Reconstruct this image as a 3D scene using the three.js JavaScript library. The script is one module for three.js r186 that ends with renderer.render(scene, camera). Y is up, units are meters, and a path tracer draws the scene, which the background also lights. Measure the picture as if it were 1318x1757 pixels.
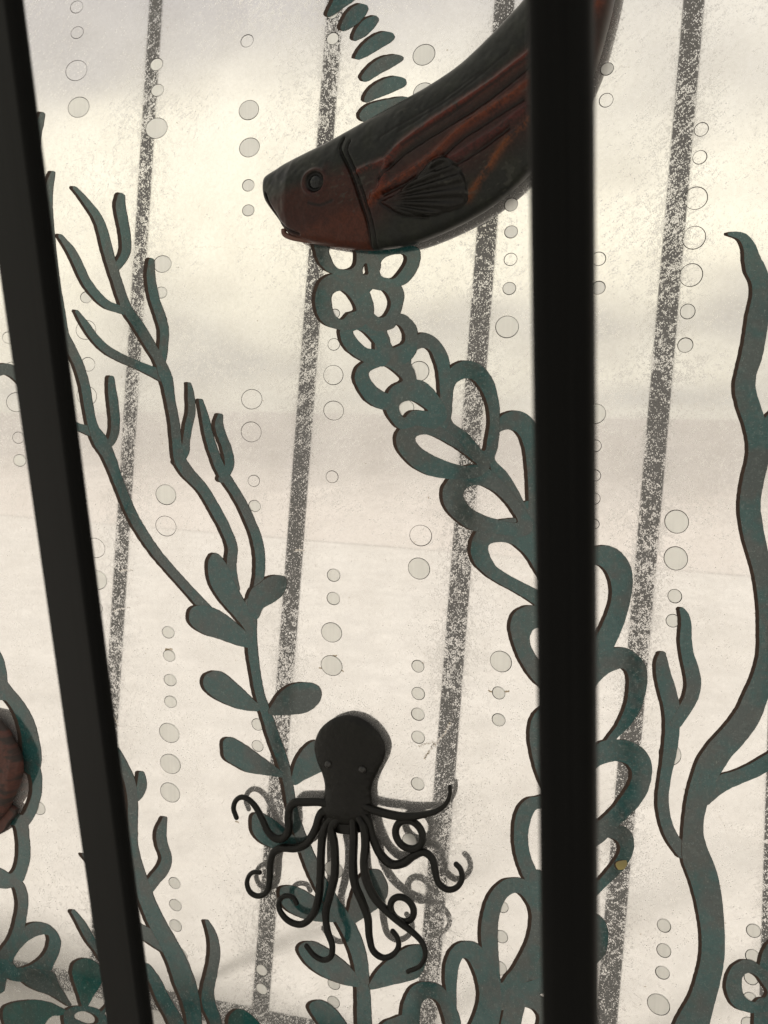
import * as THREE from 'three';
import { mergeGeometries } from 'three/addons/utils/BufferGeometryUtils.js';
import { RoundedBoxGeometry } from 'three/addons/geometries/RoundedBoxGeometry.js';

// ---------------------------------------------------------------- renderer, camera, sky, sun
const scene = new THREE.Scene();
const renderer = new THREE.WebGLRenderer({ antialias: true });
renderer.setSize(768, 1024);
renderer.toneMapping = THREE.LinearToneMapping;
renderer.toneMappingExposure = 1.19;
renderer.shadowMap.enabled = true;

// the metal sheet stands upright in the plane z = 0; the camera looks at it from 1.5 m off, turned left of square
const W = 1318, H = 1757, FOCAL = 1600, CX = W / 2, CY = H / 2;
const V3 = (x, y, z) => new THREE.Vector3(x, y, z);
const nIn = V3(1400 - CX, 700 - CY, FOCAL).normalize();        // into the sheet, seen from the camera (x right, y down, z ahead)
const dn = V3(-92, 12122, 1521); dn.addScaledVector(nIn, -dn.dot(nIn)).normalize();
const rt = dn.clone().cross(nIn);
const EYE = V3(0, 0, 1.5);
const camera = new THREE.PerspectiveCamera(2 * Math.atan(CY / FOCAL) * 180 / Math.PI, 768 / 1024, 0.05, 500);
camera.position.copy(EYE);
camera.quaternion.setFromRotationMatrix(new THREE.Matrix4().makeBasis(
  V3(rt.x, -dn.x, -nIn.x), V3(-rt.y, dn.y, nIn.y), V3(-rt.z, dn.z, nIn.z)));
camera.focus = 1.55; camera.userData.fStop = 11;
camera.updateMatrixWorld();
scene.add(camera);
const ray = (px, py) => { const r = V3(px - CX, py - CY, FOCAL); return V3(r.dot(rt), -r.dot(dn), -r.dot(nIn)); };
const P = (px, py, z = 0) => { const r = ray(px, py); return EYE.clone().addScaledVector(r, (z - EYE.z) / r.z); };

// value noise
function hash(i, j, s) { let h = Math.imul(i, 374761393) + Math.imul(j, 668265263) + Math.imul(s, 2147483629) | 0; h = Math.imul(h ^ (h >>> 13), 1274126177); h ^= h >>> 16; return (h >>> 0) / 4294967296; }
function noise(x, y, s = 0, period = 0) {
  const i = Math.floor(x), j = Math.floor(y), u = x - i, v = y - j, a = u * u * (3 - 2 * u), b = v * v * (3 - 2 * v);
  const w = (k) => period ? ((k % period) + period) % period : k;
  const h00 = hash(w(i), w(j), s), h10 = hash(w(i + 1), w(j), s), h01 = hash(w(i), w(j + 1), s), h11 = hash(w(i + 1), w(j + 1), s);
  return h00 + (h10 - h00) * a + (h01 - h00) * b + (h00 - h10 - h01 + h11) * a * b;
}
const fbm = (x, y, s, o = 4) => { let t = 0, a = .5, n = 0; for (let k = 0; k < o; k++) { t += a * noise(x, y, s + k); n += a; a *= .5; x *= 2.03; y *= 2.03; } return t / n; };
const smooth = (a, b, x) => { const t = Math.min(1, Math.max(0, (x - a) / (b - a))); return t * t * (3 - 2 * t); };
let seed = 11;
const rnd = () => { seed = (Math.imul(seed, 1664525) + 1013904223) | 0; return (seed >>> 0) / 4294967296; };

// bright, broken overcast
{
  const w = 1024, h = 512, d = new Float32Array(w * h * 4);
  for (let y = 0; y < h; y++) for (let x = 0; x < w; x++) {
    const el = ((y + .5) / h - .5) * Math.PI, az = ((x + .5) / w - .5) * 2 * Math.PI;
    const c = Math.cos(el), dx = c * Math.cos(az), dy = Math.sin(el), dz = c * Math.sin(az);
    const q = 1 / (Math.max(dy, 0) + .22), u = dx * q, v = dz * q;
    const n = fbm(u * 1.5 + 30.7, v * 1.5 + 11.3, 5, 5), m = fbm(u * .55 + 8.9, v * .55 + 89, 21, 3);
    const t = smooth(.34, .60, n * .6 + m * .4) * (.45 + .55 * smooth(.02, .2, dy)), k = (y * w + x) * 4;
    const cool = smooth(.1, .45, dy); d[k] = .63 + .50 * t - .05 * cool; d[k + 1] = .60 + .475 * t - .04 * cool; d[k + 2] = .525 + .335 * t + .02 * cool; d[k + 3] = 1;
  }
  const sky = new THREE.DataTexture(d, w, h, THREE.RGBAFormat, THREE.FloatType);
  sky.mapping = THREE.EquirectangularReflectionMapping; sky.magFilter = THREE.LinearFilter; sky.needsUpdate = true;
  scene.background = sky; scene.environment = sky;
}
const sun = new THREE.DirectionalLight(new THREE.Color(1, .955, .90), 3.4);
sun.position.set(-2.5, 8, -3.4); sun.target.position.set(0, 0, 0);
sun.castShadow = true; sun.shadow.radius = 9; sun.shadow.mapSize.set(2048, 2048);
Object.assign(sun.shadow.camera, { left: -14, right: 14, top: 14, bottom: -14, near: .5, far: 40 });
scene.add(sun, sun.target);

// ---------------------------------------------------------------- helpers for things, names and textures
let layer = 0;
const taken = {};
const numbered = (n) => { const k = taken[n] = (taken[n] ?? -1) + 1; return k ? `${n}_${String(k).padStart(3, '0')}` : n; };
function thing(name, label, category, group) {
  layer = 0;
  const o = new THREE.Group(); o.name = numbered(name); scene.add(o);
  o.userData = { label, category }; if (group) o.userData.group = group;
  return o;
}
function mesh(name, geometry, material, parent, extra) {
  const m = new THREE.Mesh(geometry, material); m.name = parent === scene ? numbered(name) : name;
  m.castShadow = m.receiveShadow = true; if (extra) Object.assign(m.userData, extra);
  parent.add(m); return m;
}
const lin2s = (c) => 255 * (c <= .0031308 ? 12.92 * c : 1.055 * Math.pow(c, 1 / 2.4) - .055);
function dataTexture(w, h, fn, srgb, wrap = THREE.RepeatWrapping) {
  const d = new Uint8Array(w * h * 4), c = [0, 0, 0];
  for (let y = 0; y < h; y++) for (let x = 0; x < w; x++) {
    fn(x, y, c); const k = (y * w + x) * 4;
    for (let i = 0; i < 3; i++) d[k + i] = Math.max(0, Math.min(255, srgb ? lin2s(Math.max(0, c[i])) : 255 * c[i]));
    d[k + 3] = 255;
  }
  const t = new THREE.DataTexture(d, w, h); t.wrapS = t.wrapT = wrap; t.magFilter = THREE.LinearFilter; t.minFilter = THREE.LinearMipmapLinearFilter;
  if (srgb) t.colorSpace = THREE.SRGBColorSpace; t.needsUpdate = true; return t;
}

// ---------------------------------------------------------------- the setting: paving, wall behind the sheet, wall across the paving
const FLOOR = -2.3;
const paveMap = dataTexture(512, 512, (x, y, c) => {
  const n = noise(x / 32, y / 32, 1, 16) * .5 + noise(x / 8, y / 8, 2, 64) * .3 + noise(x / 2, y / 2, 3, 256) * .2, v = .50 + .14 * (n - .5);
  c[0] = v * 1.02; c[1] = v * .988; c[2] = v * .925;
}, true);
{
  const g = new THREE.PlaneGeometry(240, 240); g.rotateX(-Math.PI / 2);
  const uv = g.attributes.uv; for (let i = 0; i < uv.count; i++) uv.setXY(i, uv.getX(i) * 80, uv.getY(i) * 80);
  mesh('pavement', g, new THREE.MeshStandardMaterial({ map: paveMap, roughness: .95 }), scene, { kind: 'structure' }).position.set(0, FLOOR, 60);
  const wallMap = dataTexture(512, 512, (x, y, c) => { const n = noise(x / 40, y / 40, 7, 0) * .6 + noise(x / 5, y / 5, 8) * .4, v = .50 + .14 * (n - .5); c[0] = v * 1.03; c[1] = v * .97; c[2] = v * .87; }, true);
  const stone = new THREE.MeshStandardMaterial({ map: wallMap, roughness: .95 });
  mesh('back_wall', new THREE.BoxGeometry(9, 3.3, .3), stone, scene, { kind: 'structure' }).position.set(.2, FLOOR + 1.65, -.19);
  // a broad darker street across the paving, its near side strewn with pale dust
  const streetMap = dataTexture(1024, 512, (x, y, c) => {
    const far = y / 187, n = fbm(x / 60, y / 24, 9, 4), g = hash(x, y, 12), dust = far < .34 ? 1 - smooth(.0, .34, far + (n - .5) * .22) : 0, d = g < dust ? 1 : 0;
    const v = (.34 + .08 * (n - .5)) * (1 - d) + d * .5; c[0] = v * 1.02; c[1] = v * .965; c[2] = v * .90;
  }, true);
  const s = new THREE.PlaneGeometry(240, 164); s.rotateX(-Math.PI / 2);
  const suv = s.attributes.uv; for (let i = 0; i < suv.count; i++) suv.setXY(i, suv.getX(i) * 12, 1 - suv.getY(i));
  mesh('street', s, new THREE.MeshStandardMaterial({ map: streetMap, roughness: .95 }), scene, { kind: 'structure' }).position.set(0, FLOOR + .006, 94);
}

// ---------------------------------------------------------------- the metal sheet with its cut circles
// x, y, radius across, radius down (in the photograph), s = plain bright disc cut in the sheet, f = dull disc
const circles = [];
const row = (kind, ...a) => { for (let i = 0; i < a.length; i += 3) circles.push([a[i], a[i + 1], a[i + 2], kind]); };
row('o', 131.5, 12, 10.7, 132.5, 56, 10.5, 131, 121, 18, 424, 70, 10.7);
row('f', 135, 184, 18, 268.7, 110.5, 10.7, 270, 155, 10.7, 268.5, 220, 18.3, 427, 189, 17, 428, 253, 17, 426, 318, 10.3, 426, 361, 10, 278.7, 453, 15);
row('f', 570, 22, 10.5, 571, 66, 10.3, 727.5, 94, 18.5, 727, 159, 17.5, 877, 351, 11.5, 877, 398, 11, 874, 495, 11, 870, 561, 19.5);
row('o', 876, 445, 11, 1040, 172, 12, 1203.5, 222, 12, 1201, 270, 12, 1194, 340, 20, 1191, 408, 20, 1186, 472, 20, 1027.5, 444, 12);
row('f', 1041.6, 118.5, 11, 1027, 493.5, 11.5, 1180, 534.5, 13, 1176, 592, 13, 1021.5, 710, 17.5);
row('o', 1021.5, 765, 10.5, 1021, 815.6, 10, 1020, 855.6, 10, 1020, 899, 8.5);
row('o', 147.5, 566, 17, 151, 625, 12, 149, 679, 17, 279, 549, 8, 14, 579, 10, 20, 633, 12, 28, 690, 17, 31.5, 751, 10, 432, 685, 17.5, 431, 741, 17.5, 435.6, 825, 10);
row('f', 148, 510, 10, 276.5, 502, 10, 34, 790, 10.5, 284.7, 849, 17.4, 437, 868, 10, 575, 538, 8);
row('o', 573, 591, 10.3, 572, 643.6, 17, 572.5, 704.4, 17, 570, 818, 10.5, 163, 940, 17, 167, 1043, 9, 284.7, 902.7, 17.5, 722, 919, 18.6);
row('f', 719, 637, 17.4, 695, 700, 15, 719, 975.5, 18.6, 166, 995, 17, 169, 1085, 8, 288.7, 1085, 10.3, 290.4, 1125, 10, 292, 1167, 10.3, 292.7, 1204, 10.3, 290.4, 1257.5, 16.7, 292.4, 1310.6, 17, 292, 1359.7, 16.5);
row('f', 442, 1243, 10, 442, 1280, 9.5, 572.5, 987, 11, 572, 1027, 11, 569, 1085, 17.3, 569, 1142, 17.8, 717, 1143, 10.5, 717.7, 1190, 11, 717, 1225.5, 11, 717.4, 1265, 11, 716.7, 1345, 11);
row('f', 859.6, 1135, 18.3, 855.6, 1189, 10.8, 855.6, 1235, 11, 1161, 895, 20.5, 1159.5, 958, 20.5, 1158, 1023, 12, 1154.5, 1065, 11.5, 1149.5, 1294, 19);
row('f', 66, 1386, 11.5, 299.5, 1515, 9.7, 301, 1553, 10, 301.5, 1588, 10, 308, 1639, 13, 703, 1442, 12, 449, 1665, 9.3, 449, 1696.5, 9.3, 573, 1688, 10, 572.5, 1719.5, 10, 573, 1492, 15);
row('f', 862, 1556, 10, 860, 1607, 11, 857, 1661, 12, 849, 1751, 11, 1139.4, 1588.4, 11.5, 1139, 1631, 12, 1136.7, 1669, 11.6, 1130, 1723.6, 18.5, 1293, 1597, 12, 1291, 1641, 12, 1289, 1678, 12, 1287, 1714, 11.5, 1284, 1757, 12);

const SX0 = -1.62, SX1 = .12, SY0 = -1.5, SY1 = .82;              // where the grain is mapped
let scratchLines = [];
const line = (r, w, ...a) => { const q = []; for (let i = 0; i < a.length; i += 2) { const p = P(a[i], a[i + 1]); q.push([p.x, p.y]); } scratchLines.push([r, w, q]); };
line(.5, 1, 205, 980, 227, 978); line(.5, 1, 195, 1048, 222, 1042); line(.45, 1, 505, 945, 520, 944);
line(.5, 1, 772, 1240, 764, 1256, 745, 1280); line(.3, 1, 745, 1275, 735, 1290, 728, 1302); line(.35, 1, 718, 1280, 745, 1273);
line(.35, 1, 195, 1230, 203, 1245); line(.2, 0, 720, 1440, 760, 1444, 870, 1456); line(.15, 0, 100, 1470, 175, 1478); line(.15, 0, 900, 370, 1000, 372);
line(.15, 0, 0, 418, 120, 425, 240, 428); line(.15, 0, 335, 424, 420, 426, 520, 430); line(.15, 0, 960, 110, 1080, 115); line(.22, 1, 1212, 1480, 1235, 1520);
line(.15, 0, 1215, 1350, 1260, 1465); line(.3, 1, 0, 1140, 95, 1147);
const SW = 1792, SH = 2048;
const rough = new Float32Array(SW * SH), stain = new Float32Array(SW * SH);
for (let y = 0; y < SH; y++) for (let x = 0; x < SW; x++) {
  const mx = SX0 + (x + .5) / SW * (SX1 - SX0), my = SY0 + (y + .5) / SH * (SY1 - SY0);
  const big = fbm(mx * 9, my * 7, 40, 3), st = smooth(.48, .62, noise(mx * 5 + 2, my * 3, 60));
  const u = mx * .8 + my * .6, v = mx * .6 - my * .8;
  const sp = noise(mx * 330, my * 330, 41) * .55 + noise(mx * 120, my * 120, 42) * .45, sl = noise(u * 90, v * 560, 43) * .6 + noise(u * 45, v * 260, 44) * .4;
  const n = sp * (1 - .6 * st) + sl * .6 * st;
  const frac = .05 + .48 * smooth(.42, .78, n + (big - .5) * .6);
  rough[y * SW + x] = hash(x, y, 77) < frac ? .25 + .10 * hash(x, y, 78) : .026;
  stain[y * SW + x] = (fbm(mx * 14, my * 14, 50, 4) - .5) * .10 + (noise(mx * 260, my * 260, 55) - .5) * .05;
}
for (const [r, w, q] of scratchLines) for (let k = 0; k + 1 < q.length; k++) {
  const n = 600; for (let i = 0; i <= n; i++) {
    const f = i / n, X = q[k][0] + (q[k + 1][0] - q[k][0]) * f + (noise(f * 30, k, 3) - .5) * .004, Y = q[k][1] + (q[k + 1][1] - q[k][1]) * f + (noise(f * 30, k, 4) - .5) * .004;
    const x = Math.round((X - SX0) / (SX1 - SX0) * SW), y = Math.round((Y - SY0) / (SY1 - SY0) * SH);
    if (noise(f * 25, k, 9) > .35) for (let a = 0; a <= w; a++) { const j = y * SW + x + a; if (j > 0 && j < rough.length) { rough[j] = Math.max(rough[j], r * .6); stain[j] -= .02; } }
  }
}
for (const [ax, ay, bx, by] of [[547, 1147, 553, 1147], [584, 1150, 589, 1153], [838, 1186, 845, 1189], [866, 1188, 873, 1187], [284, 1114, 296, 1115], [283, 1116, 295, 1118], [561, 1127, 577, 1126], [1150, 1290, 1152, 1284], [709, 1140, 726, 1139], [283, 1082, 286, 1079], [404, 1410, 409, 1412]]) {   // burrs left by the cutting
  const p = P(ax, ay), q = P(bx, by); for (let i = 0; i <= 40; i++) { const x = Math.round((p.x + (q.x - p.x) * i / 40 - SX0) / (SX1 - SX0) * SW), y = Math.round((p.y + (q.y - p.y) * i / 40 - SY0) / (SY1 - SY0) * SH); for (const e of [0, SW]) stain[y * SW + x + e] = -.6; }
}
for (let i = 0; i < 240; i++) {                                                             // small spots of dirt
  const x = Math.floor(rnd() * SW), y = Math.floor(rnd() * SH), L = 1 + Math.floor(rnd() * 3), a = rnd() * 6.3, dk = .12 + rnd() * .5;
  for (let k = 0; k < L; k++) { const j = Math.round(y + Math.sin(a) * k) * SW + Math.round(x + Math.cos(a) * k); if (j >= 0 && j < stain.length) stain[j] -= dk; }
}
const sheetUv = (g) => { const p = g.attributes.position, uv = g.attributes.uv; for (let i = 0; i < p.count; i++) uv.setXY(i, (p.getX(i) - SX0) / (SX1 - SX0), (p.getY(i) - SY0) / (SY1 - SY0)); return g; };
const sheetMat = new THREE.MeshStandardMaterial({
  metalness: .82, roughness: 1,
  roughnessMap: dataTexture(SW, SH, (x, y, c) => { const r = rough[y * SW + x]; c[0] = c[2] = 1; c[1] = r; }, false, THREE.MirroredRepeatWrapping),
  map: dataTexture(SW, SH, (x, y, c) => { const s = stain[y * SW + x]; c[0] = .86 + s; c[1] = .835 + s * 1.05; c[2] = .825 + s * 1.15; }, true, THREE.MirroredRepeatWrapping),
});
const discMap = dataTexture(256, 256, (x, y, c) => { const n = noise(x / 16, y / 16, 70, 16) * .5 + noise(x / 3, y / 64, 71) * .5, v = .80 + .10 * (n - .5); c[0] = v; c[1] = v * .985; c[2] = v * .955; }, true);
const discMat = new THREE.MeshStandardMaterial({ metalness: 1, roughness: .5, map: discMap });
const gapMat = new THREE.MeshStandardMaterial({ color: new THREE.Color(.035, .028, .022), roughness: .9 });

const sheet = thing('metal_sheet', 'tall bright galvanised metal sheet cut with columns of circles, behind all the plants', 'metal sheet');
{
  const shape = new THREE.Shape(); shape.moveTo(-2.3, -1.55); shape.lineTo(.75, -1.55); shape.lineTo(.75, .9); shape.lineTo(-2.3, .9); shape.closePath();
  const gap = .0011, discs = [];
  for (const [px, py, r, kind] of circles) {
    const c = P(px, py), wide = P(px + r, py).distanceTo(P(px - r, py)) / 2, high = P(px, py + r * .97).distanceTo(P(px, py - r * .97)) / 2;
    const hole = [], g = gap * (kind === 'o' ? .95 : 1);
    const N = 40, wob = rnd() * 6.3;
    for (let i = 0; i < N; i++) { const a = i / N * 2 * Math.PI, q = 1 + .014 * Math.sin(2 * a + wob); hole.push(new THREE.Vector2(c.x + (wide + g / 2) * q * Math.cos(a), c.y + (high + g / 2) * q * Math.sin(a))); }
    shape.holes.push(new THREE.Path(hole));
    discs.push([c, wide - g / 2, high - g / 2, kind, wob]);
  }
  const face = new THREE.ExtrudeGeometry(shape, { depth: .002, bevelEnabled: false }); face.translate(0, 0, -.002);
  mesh('sheet', sheetUv(face), sheetMat, sheet);
  const back = new THREE.BoxGeometry(3.05, 2.45, .03); mesh('backing_board', back, gapMat, sheet).position.set(-.775, -.325, -.0185);
  for (const [c, a, b, kind, wob] of discs) {
    const s = new THREE.Shape(), N = 36, dx = (rnd() - .5) * .0007, dy = (rnd() - .5) * .0007;
    for (let i = 0; i < N; i++) { const t = i / N * 2 * Math.PI, q = 1 + .014 * Math.sin(2 * t + wob); s[i ? 'lineTo' : 'moveTo'](c.x + dx + a * q * Math.cos(t), c.y + dy + b * q * Math.sin(t)); }
    s.closePath();
    const g = new THREE.ExtrudeGeometry(s, { depth: .002, bevelEnabled: false }); g.translate(0, 0, -.0021);
    if (kind === 'o') sheetUv(g); else { const uv = g.attributes.uv; for (let i = 0; i < uv.count; i++) uv.setXY(i, uv.getX(i) * 4 + wob, uv.getY(i) * 4); }
    mesh('cut_disc', g, kind === 'o' ? sheetMat : discMat, sheet);
  }
}

// ---------------------------------------------------------------- cut steel plates: teal patina on the face, rusty brown on the cut edge
const tealMap = dataTexture(1024, 1024, (x, y, c) => {
  const a = noise(x / 128, y / 128, 80, 8) * .5 + noise(x / 43, y / 43, 81) * .3 + noise(x / 16, y / 16, 82, 64) * .2;
  const b = noise(x / 64, y / 64, 83, 16) * .6 + noise(x / 8, y / 8, 84, 128) * .4, f = noise(x / 3, y / 3, 85), s = noise(x / 2.5, y / 2.5, 86);
  const t = smooth(.33, .66, a), g = smooth(.45, .75, b), w = smooth(.83, .95, s) * .6 + smooth(.72, .8, noise(x / 9, y / 9, 88)) * .10, dk = .86 + .28 * f;
  const A = [.038, .052, .051], B = [.015, .060, .060], C = [.054, .052, .043];
  for (let i = 0; i < 3; i++) { let v = A[i] + (B[i] - A[i]) * t; v += (C[i] - v) * g * .28; v *= dk; c[i] = v + ([.17, .20, .19][i] - v) * w; }
}, true);
const tealRough = dataTexture(512, 512, (x, y, c) => { c[0] = c[2] = 0; c[1] = .05 + .08 * noise(x / 24, y / 24, 90, 0) + .06 * noise(x / 4, y / 4, 91) + .3 * smooth(.8, .95, noise(x / 3, y / 3, 92)); }, false);
const teal = new THREE.MeshPhysicalMaterial({ map: tealMap, roughness: 1, roughnessMap: tealRough, ior: 1.62 });
const tealDeep = new THREE.MeshPhysicalMaterial({ map: tealMap, color: new THREE.Color(.62, 1.0, .92), ior: 1.55, roughness: 1, roughnessMap: tealRough });
const rustMap = dataTexture(256, 256, (x, y, c) => { const n = noise(x / 8, y / 8, 95, 32) * .6 + noise(x / 2, y / 2, 96, 128) * .4; c[0] = .016 + .030 * n; c[1] = .010 + .014 * n; c[2] = .007 + .007 * n; }, true);
const rust = new THREE.MeshStandardMaterial({ map: rustMap, roughness: .9 });

function catmull(pts, closed, per) {
  const n = pts.length, out = [], dim = pts[0].length, at = (i) => closed ? pts[(i + n) % n] : pts[Math.max(0, Math.min(n - 1, i))];
  for (let i = 0; i < (closed ? n : n - 1); i++) {
    const p0 = at(i - 1), p1 = at(i), p2 = at(i + 1), p3 = at(i + 2), L = Math.hypot(p2[0] - p1[0], p2[1] - p1[1]), m = Math.max(1, Math.min(14, Math.round(L / per)));
    for (let k = 0; k < m; k++) { const t = k / m, q = []; for (let d = 0; d < dim; d++) q.push(.5 * (2 * p1[d] + (p2[d] - p0[d]) * t + (2 * p0[d] - 5 * p1[d] + 4 * p2[d] - p3[d]) * t * t + (3 * p1[d] - p0[d] - 3 * p2[d] + p3[d]) * t * t * t)); out.push(q); }
  }
  if (!closed) out.push(pts[n - 1].slice());
  return out;
}
const group = (a, k) => { const o = []; for (let i = 0; i < a.length; i += k) o.push(a.slice(i, i + k)); return o; };
const ragged = (ring, s) => ring.map(([x, y], i) => [x + (hash(i, s, 1) - .5) * .7, y + (hash(i, s, 2) - .5) * .7]);
// rings of photograph points, the first the outline, the others the holes
function plateGeometry(rings) {
  const zf = .0009 + (layer++ % 46) * .00003, zb = .0003;
  rings = rings.map((r, i) => ragged(r, layer * 7 + i));
  let cx = 0, cy = 0; for (const [x, y] of rings[0]) { cx += x; cy += y; } cx /= rings[0].length; cy /= rings[0].length;
  const f0 = P(cx + 2.8, cy + .2, zf), b0 = P(cx - 3.8, cy - 1.0, zb), m0 = P(cx, cy, zf), sx = f0.x - m0.x, sy = f0.y - m0.y, bx = b0.x - m0.x, by = b0.y - m0.y;
  const R = rings.map((r) => r.map(([x, y]) => { const p = P(x, y, zf); return new THREE.Vector2(p.x, p.y); }));
  R.forEach((r, i) => { if (THREE.ShapeUtils.isClockWise(r) === (i === 0)) r.reverse(); });
  const tris = THREE.ShapeUtils.triangulateShape(R[0], R.slice(1)), flat = R.flat(), pos = [], uv = [], idx = [];
  const ou = rnd(), ov = rnd();
  for (const p of flat) { pos.push(p.x + sx, p.y + sy, zf); uv.push(p.x / .55 + ou, p.y / .55 + ov); }
  for (const t of tris) idx.push(...t);
  const face = new THREE.BufferGeometry(); face.setAttribute('position', new THREE.Float32BufferAttribute(pos, 3)); face.setAttribute('uv', new THREE.Float32BufferAttribute(uv, 2));
  face.setIndex(idx); const front = face.toNonIndexed(); front.computeVertexNormals();
  const wp = [], wu = [], e = .0005;
  for (const r of R) {
    let len = 0;
    for (let i = 0; i < r.length; i++) {
      const a = r[i], b = r[(i + 1) % r.length], l2 = len + a.distanceTo(b);
      const A = [a.x + sx, a.y + sy, zf], B = [b.x + sx, b.y + sy, zf], C = [b.x + bx, b.y + by, zb], D = [a.x + bx, a.y + by, zb];
      wp.push(...D, ...C, ...B, ...D, ...B, ...A); wu.push(len * 8, 0, l2 * 8, 0, l2 * 8, .1, len * 8, 0, l2 * 8, .1, len * 8, .1); len = l2;
    }
  }
  const wall = new THREE.BufferGeometry(); wall.setAttribute('position', new THREE.Float32BufferAttribute(wp, 3)); wall.setAttribute('uv', new THREE.Float32BufferAttribute(wu, 2)); wall.computeVertexNormals();
  return mergeGeometries([front, wall], true);
}
const plate = (name, parent, rings, mat = teal, label) => mesh(name, plateGeometry(rings), [mat, rust], parent, label ? { label } : undefined);
const blade = (name, parent, outline, mat, label) => plate(name, parent, [catmull(group(outline, 2), true, 5)], mat, label);
const loop = (name, parent, outline, ...holes) => plate(name, parent, [outline, ...holes].map((a) => catmull(group(a, 2), true, 5)));
// a branch: centre line with widths, rounded ends
function strokeRing(pts) {
  const q = catmull(group(pts, 3), false, 6), L = [], R = [];
  q.forEach((p, i) => {
    const a = q[Math.max(0, i - 1)], b = q[Math.min(q.length - 1, i + 1)], l = Math.hypot(b[0] - a[0], b[1] - a[1]) || 1, nx = -(b[1] - a[1]) / l, ny = (b[0] - a[0]) / l, w = p[2] / 2;
    L.push([p[0] + nx * w, p[1] + ny * w]); R.push([p[0] - nx * w, p[1] - ny * w]);
  });
  const cap = (p, d, w) => { const a = Math.atan2(d[1], d[0]), o = []; for (let k = 1; k < 6; k++) { const t = a + Math.PI / 2 - k / 6 * Math.PI; o.push([p[0] + Math.cos(t) * w, p[1] + Math.sin(t) * w]); } return o; };
  const n = q.length, e = q[n - 1], s = q[0];
  return [...L, ...cap(e, [e[0] - q[n - 2][0], e[1] - q[n - 2][1]], e[2] / 2), ...R.reverse(), ...cap(s, [s[0] - q[1][0], s[1] - q[1][1]], s[2] / 2)];
}
const branch = (name, parent, ...pts) => plate(name, parent, [strokeRing(pts)]);
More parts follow.
